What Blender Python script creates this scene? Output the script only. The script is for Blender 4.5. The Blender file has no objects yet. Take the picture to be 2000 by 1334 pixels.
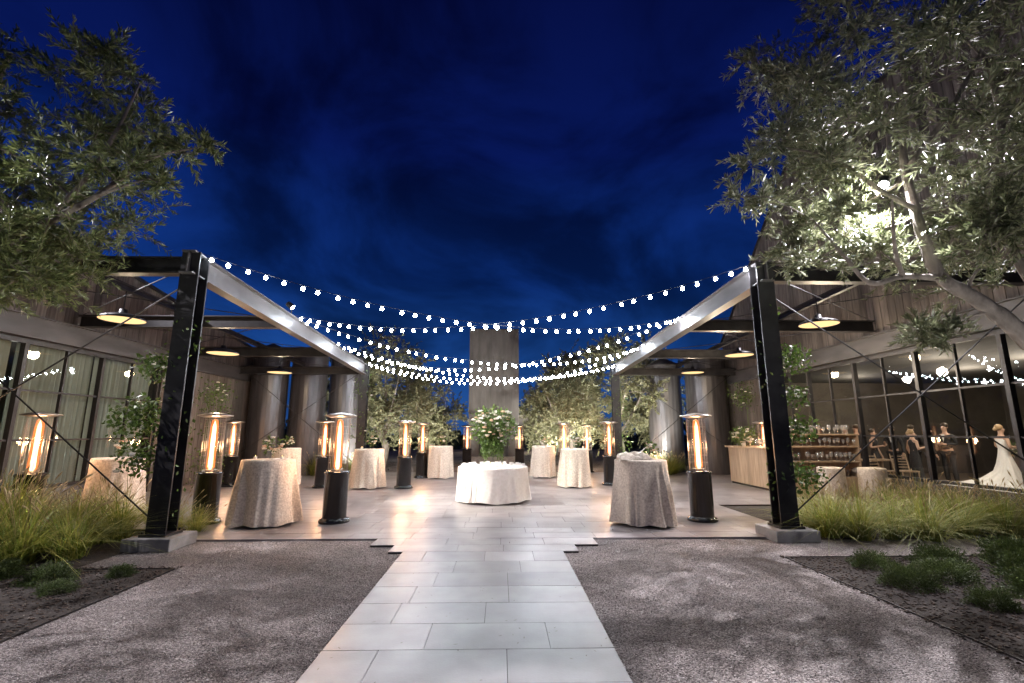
import bpy, bmesh, math, random
import numpy as np
from mathutils import Vector, Matrix
random.seed(7); rng = np.random.default_rng(11)
scene = bpy.context.scene
COL = scene.collection
rad = math.radians

# ------------------------------------------------------------------ materials
def nd(nt, t, **k):
    n = nt.nodes.new(t)
    for a, b in k.items():
        try: setattr(n, a, b)
        except Exception: n.inputs[a].default_value = b
    return n
def mat_base(name):
    m = bpy.data.materials.new(name); m.use_nodes = True
    nt = m.node_tree; b = nt.nodes['Principled BSDF']
    return m, nt, b
def c4(c): return (c[0], c[1], c[2], 1)
def mat_noise(name, c1, c2, scale=8, rough=.7, bump=.2, metal=0, stretch=(1,1,1), island=0, detail=6, bumpscale=None, dist=.01, spec=.5):
    m, nt, b = mat_base(name)
    tc = nd(nt, 'ShaderNodeTexCoord'); mp = nd(nt, 'ShaderNodeMapping'); mp.inputs['Scale'].default_value = stretch
    nt.links.new(tc.outputs['Object'], mp.inputs['Vector'])
    n = nd(nt, 'ShaderNodeTexNoise'); n.inputs['Scale'].default_value = scale; n.inputs['Detail'].default_value = detail
    nt.links.new(mp.outputs['Vector'], n.inputs['Vector'])
    r = nd(nt, 'ShaderNodeMapRange'); r.inputs['From Min'].default_value=.3; r.inputs['From Max'].default_value=.7
    nt.links.new(n.outputs['Fac'], r.inputs['Value'])
    mx = nd(nt, 'ShaderNodeMix'); mx.data_type = 'RGBA'
    mx.inputs[6].default_value = c4(c1); mx.inputs[7].default_value = c4(c2)
    nt.links.new(r.outputs['Result'], mx.inputs['Factor'])
    out = mx.outputs[2]
    if island:
        g = nd(nt, 'ShaderNodeNewGeometry'); mr = nd(nt, 'ShaderNodeMapRange')
        mr.inputs['To Min'].default_value = 1-island; mr.inputs['To Max'].default_value = 1+island
        nt.links.new(g.outputs['Random Per Island'], mr.inputs['Value'])
        vm = nd(nt, 'ShaderNodeVectorMath', operation='SCALE')
        nt.links.new(out, vm.inputs[0]); nt.links.new(mr.outputs['Result'], vm.inputs['Scale']); out = vm.outputs['Vector']
    nt.links.new(out, b.inputs['Base Color'])
    b.inputs['Roughness'].default_value = rough; b.inputs['Metallic'].default_value = metal
    b.inputs['Specular IOR Level'].default_value = spec
    if bump:
        n2 = nd(nt, 'ShaderNodeTexNoise'); n2.inputs['Scale'].default_value = bumpscale or scale*3; n2.inputs['Detail'].default_value = 8
        nt.links.new(mp.outputs['Vector'], n2.inputs['Vector'])
        bp = nd(nt, 'ShaderNodeBump'); bp.inputs['Strength'].default_value = bump; bp.inputs['Distance'].default_value = dist
        nt.links.new(n2.outputs['Fac'], bp.inputs['Height']); nt.links.new(bp.outputs['Normal'], b.inputs['Normal'])
    return m
def mat_leaf(name, c1, c2, rough=.45, trans=.25, spec=.5):
    m, nt, b = mat_base(name)
    g = nd(nt, 'ShaderNodeNewGeometry'); mx = nd(nt, 'ShaderNodeMix'); mx.data_type='RGBA'
    mx.inputs[6].default_value=c4(c1); mx.inputs[7].default_value=c4(c2)
    nt.links.new(g.outputs['Random Per Island'], mx.inputs['Factor'])
    nt.links.new(mx.outputs[2], b.inputs['Base Color'])
    b.inputs['Roughness'].default_value=rough; b.inputs['Specular IOR Level'].default_value=spec
    if trans:
        t = nd(nt,'ShaderNodeBsdfTranslucent'); nt.links.new(mx.outputs[2], t.inputs['Color'])
        ms = nd(nt,'ShaderNodeMixShader'); ms.inputs[0].default_value=trans
        nt.links.new(b.outputs[0], ms.inputs[1]); nt.links.new(t.outputs[0], ms.inputs[2])
        nt.links.new(ms.outputs[0], nt.nodes['Material Output'].inputs['Surface'])
    return m
def mat_emit(name, col, s, sample=True, gradient=None):
    m = bpy.data.materials.new(name); m.use_nodes=True; nt=m.node_tree; nt.nodes.clear()
    e = nd(nt,'ShaderNodeEmission'); e.inputs['Color'].default_value=c4(col); e.inputs['Strength'].default_value=s
    o = nd(nt,'ShaderNodeOutputMaterial'); nt.links.new(e.outputs[0], o.inputs[0])
    if not sample:
        try: m.cycles.emission_sampling='NONE'
        except Exception: pass
    return m
def mat_glass(name, tint=(1,1,1), refl=1.0, glimmer=0):
    m = bpy.data.materials.new(name); m.use_nodes=True; nt=m.node_tree; nt.nodes.clear()
    t = nd(nt,'ShaderNodeBsdfTransparent'); t.inputs[0].default_value=c4(tint)
    g = nd(nt,'ShaderNodeBsdfGlossy'); g.inputs['Roughness'].default_value=.02
    f = nd(nt,'ShaderNodeFresnel'); f.inputs['IOR'].default_value=1.5
    ge = nd(nt,'ShaderNodeNewGeometry'); inv=nd(nt,'ShaderNodeMath',operation='SUBTRACT'); inv.inputs[0].default_value=refl
    ml = nd(nt,'ShaderNodeMath',operation='MULTIPLY'); ml.inputs[1].default_value=refl
    nt.links.new(ge.outputs['Backfacing'],ml.inputs[0]); nt.links.new(ml.outputs[0],inv.inputs[1])
    mu = nd(nt,'ShaderNodeMath', operation='MULTIPLY'); nt.links.new(inv.outputs[0],mu.inputs[1])
    mu.use_clamp=True
    nt.links.new(f.outputs[0], mu.inputs[0])
    ms = nd(nt,'ShaderNodeMixShader'); nt.links.new(mu.outputs[0], ms.inputs[0])
    nt.links.new(t.outputs[0], ms.inputs[1]); nt.links.new(g.outputs[0], ms.inputs[2])
    out=ms.outputs[0]
    if glimmer:
        d=nd(nt,'ShaderNodeBsdfDiffuse'); d.inputs[0].default_value=(.8,.8,.8,1); m2=nd(nt,'ShaderNodeMixShader'); m2.inputs[0].default_value=glimmer
        nt.links.new(out,m2.inputs[1]); nt.links.new(d.outputs[0],m2.inputs[2]); out=m2.outputs[0]
    o = nd(nt,'ShaderNodeOutputMaterial'); nt.links.new(out, o.inputs[0])
    return m

M = {}
M['steel'] = mat_noise('dark_steel', (.020,.019,.021),(.042,.040,.042), 5, .45, .1, .5)
M['steelL'] = mat_noise('lit_steel', (.11,.105,.105),(.18,.17,.17), 4, .42, .1, .4, stretch=(1,.3,1))  # paler steel tone stands in for lamplight on the eave beams
M['steelM'] = mat_noise('fascia_steel', (.05,.048,.05),(.10,.095,.095), 4, .5, .1, .4, stretch=(1,.3,1))
M['wood'] = mat_noise('weathered_siding', (.05,.041,.036),(.13,.112,.10), 5, .7, .35, stretch=(4,4,.35), island=.42)
M['woodwarm'] = mat_noise('warm_wood', (.26,.18,.115),(.42,.31,.215), 5, .55, .2, stretch=(4,4,.4), island=.2)
M['stone'] = mat_noise('limestone_tile', (.165,.148,.148),(.275,.252,.25), 2.2, .34, .25, island=.16, bumpscale=60, dist=.003)
M['joint'] = mat_noise('tile_joint', (.035,.03,.027),(.06,.05,.045), 20, .9, .2)
M['soil'] = mat_noise('dark_soil', (.02,.017,.013),(.05,.04,.03), 6, .95, .6, bumpscale=40, dist=.03)
M['concrete'] = mat_noise('footing_concrete', (.17,.165,.16),(.28,.27,.26), 7, .8, .35, bumpscale=50)
M['cloth'] = mat_noise('jacquard_linen', (.47,.39,.31),(.76,.675,.57), 34, .85, .6, detail=2, bumpscale=55, dist=.010)
M['clothw'] = mat_noise('ivory_linen', (.74,.70,.65),(.85,.82,.78), 18, .85, .25, bumpscale=50, dist=.006)
M['black'] = mat_noise('black_enamel', (.006,.006,.007),(.011,.011,.012), 8, .10, .02)
M['chrome'] = mat_noise('brushed_steel', (.32,.29,.27),(.45,.41,.38), 8, .3, .03, 1)
M['tank'] = mat_noise('galvanised_tank', (.055,.053,.056),(.11,.105,.11), 3, .36, .1, .5, stretch=(3,3,.3))
M['bark'] = mat_noise('olive_bark', (.095,.08,.068),(.25,.215,.185), 9, .9, .9, stretch=(1,1,.35), bumpscale=18, dist=.03)
M['twig'] = mat_noise('twig_bark', (.12,.10,.08),(.22,.19,.16), 12, .85, .2)
M['olive'] = mat_leaf('olive_leaf', (.040,.055,.018),(.23,.24,.14), .38, .2)
M['oliveg'] = mat_leaf('olive_leaf_green', (.045,.070,.016),(.22,.25,.10), .38, .22)
M['oliveb'] = mat_leaf('olive_leaf_far', (.08,.09,.04),(.24,.23,.13), .5, .25)
M['vine'] = mat_leaf('vine_leaf', (.035,.075,.012),(.11,.18,.035), .4, .3)
M['grass'] = mat_leaf('grass_blade', (.10,.17,.018),(.42,.39,.09), .5, .4)
M['seed'] = mat_leaf('grass_plume', (.42,.32,.17),(.54,.44,.28), .8, .3)
M['shrub'] = mat_leaf('shrub_leaf', (.028,.050,.012),(.09,.125,.03), .6, .25)
M['dark'] = mat_leaf('far_foliage', (.012,.018,.01),(.03,.04,.02), .8, .1)
M['petal'] = mat_leaf('cream_petal', (.80,.75,.67),(.86,.84,.81), .6, .3)
M['peach'] = mat_leaf('peach_petal', (.74,.46,.32),(.82,.66,.52), .6, .3)
M['white'] = mat_noise('white_card', (.78,.77,.74),(.84,.83,.8), 10, .6, .05)
M['glass'] = mat_glass('window_glass', (.88,.90,.89), 1.0)
M['cglass'] = mat_glass('clear_glass', (.93,.95,.95), 1.0)
M['wglass'] = mat_glass('polished_glassware', (.9,.9,.9), 3.0, .16)  # white diffuse share is painted glimmer on clear glass
M['bulb'] = mat_emit('bulb_glow', (.82,.92,1), 120, False)
M['lens'] = mat_emit('flood_lens', (.90,.93,1), 90, False)
M['lampin'] = mat_emit('pendant_glow', (1,.66,.30), 1.5, False)
M['core'] = mat_emit('flame_core', (1,.62,.34), 8, False)
M['candle'] = mat_emit('candle_flame', (1,.6,.2), 6, False)
M['cable'] = mat_noise('black_cable', (.01,.01,.01),(.02,.02,.02), 5, .6, 0)
M['floorwood'] = mat_noise('interior_floor', (.1,.075,.055),(.16,.12,.09), 4, .45, .1)
M['plaster'] = mat_noise('interior_wall', (.045,.036,.030),(.075,.062,.052), 1.5, .9, .1)
M['ceil'] = mat_noise('dark_ceiling', (.012,.011,.010),(.022,.02,.018), 1.5, .9, .1)
M['skin'] = mat_noise('skin', (.48,.30,.22),(.55,.36,.27), 10, .5, .02)
M['suit'] = mat_noise('black_suit', (.012,.012,.015),(.022,.022,.026), 20, .8, .1)
M['gown'] = mat_noise('white_gown', (.78,.77,.76),(.86,.85,.84), 20, .7, .2)
M['hairb'] = mat_noise('blonde_hair', (.28,.18,.09),(.38,.26,.14), 30, .5, .3)
M['hair'] = mat_noise('brown_hair', (.03,.02,.012),(.06,.04,.025), 30, .5, .3)
M['curtain'] = mat_leaf('curtain_linen', (.33,.37,.32),(.33,.37,.32), .9, .4)
M['tent'] = mat_leaf('tent_canvas', (.8,.79,.77),(.8,.79,.77), .8, .4)
M['stucco'] = mat_noise('chimney_board', (.048,.042,.040),(.080,.072,.068), 3, .75, .25, stretch=(2,2,.4), island=.07)

def mat_flame():
    m = bpy.data.materials.new('flame_tube'); m.use_nodes=True; nt=m.node_tree; nt.nodes.clear()
    e = nd(nt,'ShaderNodeEmission'); e.inputs['Color'].default_value=(1,.24,.055,1); e.inputs['Strength'].default_value=1.9
    t = nd(nt,'ShaderNodeBsdfTransparent'); ms=nd(nt,'ShaderNodeMixShader')
    tc=nd(nt,'ShaderNodeTexCoord'); mp=nd(nt,'ShaderNodeMapping'); mp.inputs['Scale'].default_value=(14,14,3)
    n=nd(nt,'ShaderNodeTexNoise'); n.inputs['Scale'].default_value=1.2
    nt.links.new(tc.outputs['Object'],mp.inputs[0]); nt.links.new(mp.outputs[0],n.inputs[0])
    r=nd(nt,'ShaderNodeMapRange'); r.inputs['From Min'].default_value=.35; r.inputs['From Max'].default_value=.65
    r.inputs['To Min'].default_value=.3; r.inputs['To Max'].default_value=.65
    nt.links.new(n.outputs['Fac'],r.inputs['Value']); nt.links.new(r.outputs[0],ms.inputs[0])
    nt.links.new(t.outputs[0],ms.inputs[1]); nt.links.new(e.outputs[0],ms.inputs[2])
    o=nd(nt,'ShaderNodeOutputMaterial'); nt.links.new(ms.outputs[0],o.inputs[0])
    m.cycles.emission_sampling='NONE'
    return m
M['flame']=mat_flame()
def mat_gravel():
    m,nt,b=mat_base('crushed_gravel')
    tc=nd(nt,'ShaderNodeTexCoord')
    v=nd(nt,'ShaderNodeTexVoronoi'); v.inputs['Scale'].default_value=115
    v2=nd(nt,'ShaderNodeTexVoronoi'); v2.inputs['Scale'].default_value=52
    n=nd(nt,'ShaderNodeTexNoise'); n.inputs['Scale'].default_value=.9; n.inputs['Detail'].default_value=10; n.inputs['Roughness'].default_value=.62
    for x in (v,v2,n): nt.links.new(tc.outputs['Object'],x.inputs['Vector'])
    cr=nd(nt,'ShaderNodeValToRGB'); e=cr.color_ramp.elements
    e[0].position=0; e[0].color=(.06,.048,.044,1); e[1].position=1; e[1].color=(.55,.49,.465,1)
    k=cr.color_ramp.elements.new(.5); k.color=(.225,.19,.178,1)
    sp=nd(nt,'ShaderNodeSeparateColor'); nt.links.new(v.outputs['Color'],sp.inputs[0])
    nt.links.new(sp.outputs[0],cr.inputs[0])
    mx=nd(nt,'ShaderNodeMix'); mx.data_type='RGBA'; mx.blend_type='MULTIPLY'; mx.inputs['Factor'].default_value=.85
    r=nd(nt,'ShaderNodeMapRange'); r.inputs['From Min'].default_value=.35; r.inputs['From Max'].default_value=.65; r.inputs['To Min'].default_value=.45; r.inputs['To Max'].default_value=1.15
    nt.links.new(n.outputs['Fac'],r.inputs['Value'])
    nt.links.new(cr.outputs[0],mx.inputs[6]); nt.links.new(r.outputs[0],mx.inputs[7]); nt.links.new(mx.outputs[2],b.inputs['Base Color'])
    ad=nd(nt,'ShaderNodeMath',operation='ADD'); nt.links.new(v.outputs['Distance'],ad.inputs[0]); nt.links.new(v2.outputs['Distance'],ad.inputs[1])
    bp=nd(nt,'ShaderNodeBump',invert=True); bp.inputs['Strength'].default_value=1; bp.inputs['Distance'].default_value=.012
    nt.links.new(ad.outputs[0],bp.inputs['Height']); nt.links.new(bp.outputs[0],b.inputs['Normal'])
    b.inputs['Roughness'].default_value=.85
    return m
M['gravel']=mat_gravel()
M['pebble']=mat_noise('pebble', (.15,.128,.12),(.40,.355,.335), 30, .8, 0, island=.75)
M['mulch']=mat_noise('bark_mulch', (.010,.007,.005),(.038,.026,.019), 25, .95, .8, bumpscale=60, dist=.03)
M['chip']=mat_noise('mulch_chip', (.018,.012,.009),(.075,.05,.035), 30, .9, 0, island=.8)

# ------------------------------------------------------------------ mesh builder
_ico={}
def ico(sub):
    if sub not in _ico:
        bm=bmesh.new(); bmesh.ops.create_icosphere(bm,subdivisions=sub,radius=1)
        _ico[sub]=([tuple(v.co) for v in bm.verts],[tuple(v.index for v in f.verts) for f in bm.faces]); bm.free()
    return _ico[sub]
class MB:
    def __init__(s): s.v=[]; s.f=[]
    def add(s,vs,fs):
        o=len(s.v); s.v.extend([tuple(x) for x in vs]); s.f.extend([tuple(i+o for i in f) for f in fs]); return s
    def obox(s,c,ax,ay,az):
        c=Vector(c);ax=Vector(ax);ay=Vector(ay);az=Vector(az)
        vs=[c+i*ax+j*ay+k*az for k in(-1,1) for j in(-1,1) for i in(-1,1)]
        return s.add(vs,[(0,2,3,1),(4,5,7,6),(0,1,5,4),(2,6,7,3),(0,4,6,2),(1,3,7,5)])
    def box(s,x0,x1,y0,y1,z0,z1):
        return s.obox(((x0+x1)/2,(y0+y1)/2,(z0+z1)/2),((x1-x0)/2,0,0),(0,(y1-y0)/2,0),(0,0,(z1-z0)/2))
    def tube(s,pts,radii,n=8,caps=True):
        pts=[Vector(p) for p in pts]
        if not hasattr(radii,'__len__'): radii=[radii]*len(pts)
        vs=[];fs=[];ref=None
        for i,p in enumerate(pts):
            d=(pts[min(i+1,len(pts)-1)]-pts[max(i-1,0)])
            if d.length<1e-9: d=Vector((0,0,1))
            d.normalize()
            if ref is None:
                ref=Vector((1,0,0)) if abs(d.x)<.8 else Vector((0,1,0))
            a=(ref-d*ref.dot(d)); a.normalize(); ref=a; b=d.cross(a)
            for k in range(n):
                t=2*math.pi*k/n; vs.append(p+(a*math.cos(t)+b*math.sin(t))*radii[i])
        for i in range(len(pts)-1):
            for k in range(n):
                k2=(k+1)%n; fs.append((i*n+k,i*n+k2,(i+1)*n+k2,(i+1)*n+k))
        if caps:
            fs.append(tuple(range(n))[::-1]); fs.append(tuple((len(pts)-1)*n+k for k in range(n)))
        return s.add(vs,fs)
    def lathe(s,prof,n=24,c=(0,0,0),rf=None):
        vs=[];fs=[]
        for j,(r,z) in enumerate(prof):
            for k in range(n):
                t=2*math.pi*k/n; rr=r if rf is None else rf(r,z,t,j)
                vs.append((c[0]+rr*math.cos(t),c[1]+rr*math.sin(t),c[2]+z))
        for j in range(len(prof)-1):
            for k in range(n):
                k2=(k+1)%n; fs.append((j*n+k,j*n+k2,(j+1)*n+k2,(j+1)*n+k))
        return s.add(vs,fs)
    def ball(s,c,r,sub=2,sc=(1,1,1),jit=0):
        v,f=ico(sub)
        return s.add([(c[0]+x*r*sc[0]*(1+random.uniform(-jit,jit)),c[1]+y*r*sc[1]*(1+random.uniform(-jit,jit)),c[2]+z*r*sc[2]*(1+random.uniform(-jit,jit))) for x,y,z in v],f)
    def ibeam(s,p0,p1,depth,width,up=(0,0,1),tf=.022,tw=.018):
        p0=Vector(p0);p1=Vector(p1);d=p1-p0;L=d.length;d.normalize();up=Vector(up);side=d.cross(up);side.normalize();up=side.cross(d)
        c=(p0+p1)/2;h=d*(L/2)
        s.obox(c+up*(depth/2-tf/2),h,side*(width/2),up*(tf/2))
        s.obox(c-up*(depth/2-tf/2),h,side*(width/2),up*(tf/2))
        s.obox(c,h,side*(tw/2),up*(depth/2-tf)); return s
    def mesh(s,name,mat,smooth=False):
        me=bpy.data.meshes.new(name); me.from_pydata(s.v,[],s.f); me.materials.append(mat)
        if smooth: me.polygons.foreach_set('use_smooth',[True]*len(me.polygons))
        me.update(); return me
    def obj(s,name,mat,parent=None,smooth=False,**k):
        return mk(name,s.mesh(name,mat,smooth),parent,**k)
def mk(name,data,parent=None,loc=None,label=None,category=None,group=None,kind=None):
    o=bpy.data.objects.new(name,data); COL.objects.link(o)
    if parent is not None: o.parent=parent
    if loc is not None: o.location=loc
    if label: o['label']=label
    if category: o['category']=category
    if group: o['group']=group
    if kind: o['kind']=kind
    return o
def empty(name,loc,label,category,group=None,rz=0):
    o=mk(name,None,None,loc,label,category,group); o.empty_display_size=.2; o.rotation_euler=(0,0,rz); return o
def dup(src,loc=None,rz=None,scale=None,label=None,parent=None):
    n=src.copy(); COL.objects.link(n)
    if parent is not None: n.parent=parent
    if loc is not None: n.location=loc
    if rz is not None: n.rotation_euler=(0,0,rz)
    if scale is not None: n.scale=(scale,)*3 if not hasattr(scale,'__len__') else scale
    if label: n['label']=label
    for c in list(src.children): dup(c,parent=n)
    return n
def npmesh(name,V,F,mat,smooth=False):
    me=bpy.data.meshes.new(name); n=len(V); k=F.shape[1]; m=len(F)
    me.vertices.add(n); me.vertices.foreach_set('co',np.ascontiguousarray(V,dtype=np.float32).ravel())
    me.loops.add(m*k); me.loops.foreach_set('vertex_index',np.ascontiguousarray(F,dtype=np.int32).ravel())
    me.polygons.add(m); me.polygons.foreach_set('loop_start',np.arange(0,m*k,k,dtype=np.int32))
    me.materials.append(mat); me.update(calc_edges=True)
    if smooth: me.polygons.foreach_set('use_smooth',[True]*m)
    return me
def unit(a): return a/np.maximum(np.linalg.norm(a,axis=1,keepdims=True),1e-9)
def rdir(n): return unit(rng.normal(size=(n,3)))
def leafquads(O,D,L,W):
    n=len(O); S=unit(np.cross(D,rdir(n))); L=L[:,None];W=W[:,None]
    V=np.stack([O,O+D*L*.5+S*W,O+D*L,O+D*L*.5-S*W],1).reshape(-1,3)
    return V,np.arange(n*4).reshape(-1,4)
def spot(loc,target,energy,col=(1,1,1),size=80,blend=.6,r=.08):
    l=bpy.data.lights.new('spot_light','SPOT'); l.energy=energy; l.color=col; l.spot_size=rad(size); l.spot_blend=blend; l.shadow_soft_size=r
    o=bpy.data.objects.new('spot_light',l); COL.objects.link(o); o.location=loc
    o.rotation_euler=(Vector(target)-Vector(loc)).to_track_quat('-Z','Y').to_euler(); return o
def point(loc,energy,col,r=.05):
    l=bpy.data.lights.new('point_light','POINT'); l.energy=energy; l.color=col; l.shadow_soft_size=r
    o=bpy.data.objects.new('point_light',l); COL.objects.link(o); o.location=loc; return o

# ------------------------------------------------------------------ camera / world
cam=bpy.data.cameras.new('camera'); co=bpy.data.objects.new('camera',cam); COL.objects.link(co)
co.location=(0,0,1.55); co.rotation_euler=(rad(90+10.7),0,rad(-1.35)); cam.lens=16.9; cam.sensor_width=36; cam.clip_end=1500
scene.camera=co
scene.view_settings.view_transform='Standard'; scene.view_settings.look='None'; scene.view_settings.exposure=0
w=bpy.data.worlds.new('World'); scene.world=w; w.use_nodes=True; nt=w.node_tree; bg=nt.nodes['Background']
tc=nd(nt,'ShaderNodeTexCoord'); sx=nd(nt,'ShaderNodeSeparateXYZ'); nt.links.new(tc.outputs['Generated'],sx.inputs[0])
ramp=nd(nt,'ShaderNodeValToRGB'); nt.links.new(sx.outputs['Z'],ramp.inputs[0])
e=ramp.color_ramp.elements; e[0].position=.0; e[0].color=(.018,.075,.25,1); e[1].position=.88; e[1].color=(.0012,.0016,.022,1)
for p,c in ((.14,(.010,.060,.26,1)),(.30,(.0040,.027,.170,1)),(.52,(.0020,.0075,.080,1))):
    k=e.new(p); k.color=c
mp=nd(nt,'ShaderNodeMapping'); mp.inputs['Scale'].default_value=(1,1,1.7); mp.inputs['Location'].default_value=(1.7,.4,.9)
nt.links.new(tc.outputs['Generated'],mp.inputs[0])
n1=nd(nt,'ShaderNodeTexNoise'); n1.inputs['Scale'].default_value=2.3; n1.inputs['Detail'].default_value=8; n1.inputs['Roughness'].default_value=.55; n1.inputs['Distortion'].default_value=.7
nt.links.new(mp.outputs[0],n1.inputs[0])
mr=nd(nt,'ShaderNodeMapRange'); mr.interpolation_type='SMOOTHSTEP'; mr.inputs['From Min'].default_value=.34; mr.inputs['From Max'].default_value=.66; mr.inputs['To Min'].default_value=.32; mr.inputs['To Max'].default_value=1.2
nt.links.new(n1.outputs['Fac'],mr.inputs['Value'])
vm=nd(nt,'ShaderNodeVectorMath',operation='SCALE'); nt.links.new(ramp.outputs[0],vm.inputs[0]); nt.links.new(mr.outputs[0],vm.inputs['Scale'])
nt.links.new(vm.outputs[0],bg.inputs[0]); bg.inputs[1].default_value=1.0

# ------------------------------------------------------------------ ground
MB().add([(-300,-300,0),(300,-300,0),(300,300,0),(-300,300,0)],[(0,1,2,3)]).obj('ground',M['soil'],kind='structure')
def sheet(name,polys,mat,z):
    m=MB()
    for (x0,x1,y0,y1) in polys: m.add([(x0,y0,z),(x1,y0,z),(x1,y1,z),(x0,y1,z)],[(0,1,2,3)])
    return m.obj(name,mat,kind='structure')
sheet('gravel_court',[(-3.72,3.58,-8,6.0),(-4.9,3.58,6.0,7.6),(3.58,9.2,6.35,7.35)],M['gravel'],.004)
sheet('mulch_bed',[(3.58,11,-8,6.35),(-11,-3.72,-8,6.0),(-9.1,-4.9,6.0,8.2),(4.65,8.75,7.35,10.2)],M['mulch'],.008)
sheet('far_court',[(-9.2,8.8,19.2,46)],M['gravel'],.004)
T=MB(); J=MB()
def row(x0,x1,y0,y1,z=.03,off=0):
    x=x0; first=True
    while x<x1-1e-4:
        L=random.choice((.61,.76,.91,.91)); 
        if first: L*=random.uniform(.4,1); first=False
        xe=min(x+L,x1)
        if x1-xe<.2: xe=x1
        g=.0026; dz=random.uniform(0,.0015)
        T.box(x+g,xe-g,y0+g,y1-g,.0,z+dz)
        x=xe
y=-1.0; 
while y<6.3: row(-1.26,.826,y,y+.478); y+=.478
ye=y
row(-1.45,1.03,ye,ye+.38); row(-1.78,1.36,ye+.38,7.44)
J.box(-1.255,.82,-1.0,ye,0.001,.022); J.box(-1.445,1.025,ye,ye+.38,0.001,.022); J.box(-1.775,1.355,ye+.38,7.44,.001,.022)
y=7.44
while y<8.2-.1: row(-4.9,4.65,y,y+.40); y+=.40
J.box(-4.895,4.645,7.445,y,.001,.022)
yb=y
while y<10.2: row(-9.2,4.65,y,y+.48); y+=.48
J.box(-9.19,4.645,yb,y,.001,.022); yb=y
while y<19.2: row(-9.2,8.8,y,y+.48); y+=.48
J.box(-9.19,8.79,yb,y,.001,.022)
T.obj('patio_paving',M['stone'],kind='structure'); J.obj('paving_joint',M['joint'],kind='structure')
E=MB(); E.box(3.577,3.583,-3,6.355,0,.018); E.box(3.585,9.2,6.35,6.356,0,.018); E.obj('bed_edging',M['steel'],label='thin dark steel edging along gravel and mulch bed',category='edging')
E=MB(); E.box(-3.735,-3.729,-3,6.0,0,.018); E.box(-5.6,-3.735,6.0,6.006,0,.018); E.obj('bed_edging',M['steel'],label='thin dark steel edging along gravel and mulch bed',category='edging')
def scatter(name,n,reg,smin,smax,mat,flat=.6,z0=.004):
    A=np.array([(r[1]-r[0])*(r[3]-r[2]) for r in reg]);A=A/A.sum()
    base=np.array([(1,0,0),(-1,0,0),(0,1,0),(0,-1,0),(0,0,1),(0,0,-1)],float)
    fc=np.array([(0,2,4),(2,1,4),(1,3,4),(3,0,4),(2,0,5),(1,2,5),(3,1,5),(0,3,5)])
    idx=rng.choice(len(reg),n,p=A); R=np.array(reg,float)[idx]
    X=R[:,0]+(R[:,1]-R[:,0])*rng.random(n);Y=R[:,2]+(R[:,3]-R[:,2])*rng.random(n)**1.25
    s=rng.uniform(smin,smax,n)
    a=rng.uniform(0,6.28,n)
    V=base[None]*s[:,None,None]*np.stack([rng.uniform(.7,1.3,n),rng.uniform(.6,1,n),np.full(n,flat)],1)[:,None,:]
    ca,sa=np.cos(a)[:,None],np.sin(a)[:,None]
    x=V[:,:,0]*ca-V[:,:,1]*sa; yv=V[:,:,0]*sa+V[:,:,1]*ca; tilt=rng.uniform(-.35,.35,n)[:,None]
    zz=V[:,:,2]+x*tilt
    P=np.stack([x+X[:,None],yv+Y[:,None],zz+z0+(s*flat*.5)[:,None]],2).reshape(-1,3)
    F=(fc[None]+(np.arange(n)*6)[:,None,None]).reshape(-1,3)
    mk(name,npmesh(name,P,F,mat),kind='stuff',label='loose small stones and chips lying on the ground',category='gravel')
scatter('loose_gravel',42000,[(-3.7,-1.27,1.9,7.4),(.84,3.56,1.9,7.4)],.003,.0078,M['pebble'])
scatter('mulch_chips',20000,[(-8,-3.70,2.2,6.1),(3.52,8,2.2,6.4)],.008,.024,M['chip'],.35,.008)
n=720;O=np.stack([rng.uniform(-4.5,5,n),rng.uniform(2.3,8.5,n),np.full(n,.036)],1)
D=rdir(n);D[:,2]*=.1;D=unit(D);S=np.cross(D,[0,0,1.]);Lh=rng.uniform(.02,.045,n)[:,None]
V=np.stack([O,O+D*Lh*.5+S*.005,O+D*Lh,O+D*Lh*.5-S*.005],1).reshape(-1,3)
mk('fallen_leaves',npmesh('fallen_leaves',V,np.arange(n*4).reshape(-1,4),M['twig']),kind='stuff',label='fallen olive leaves scattered on stone and gravel',category='leaves')

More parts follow.
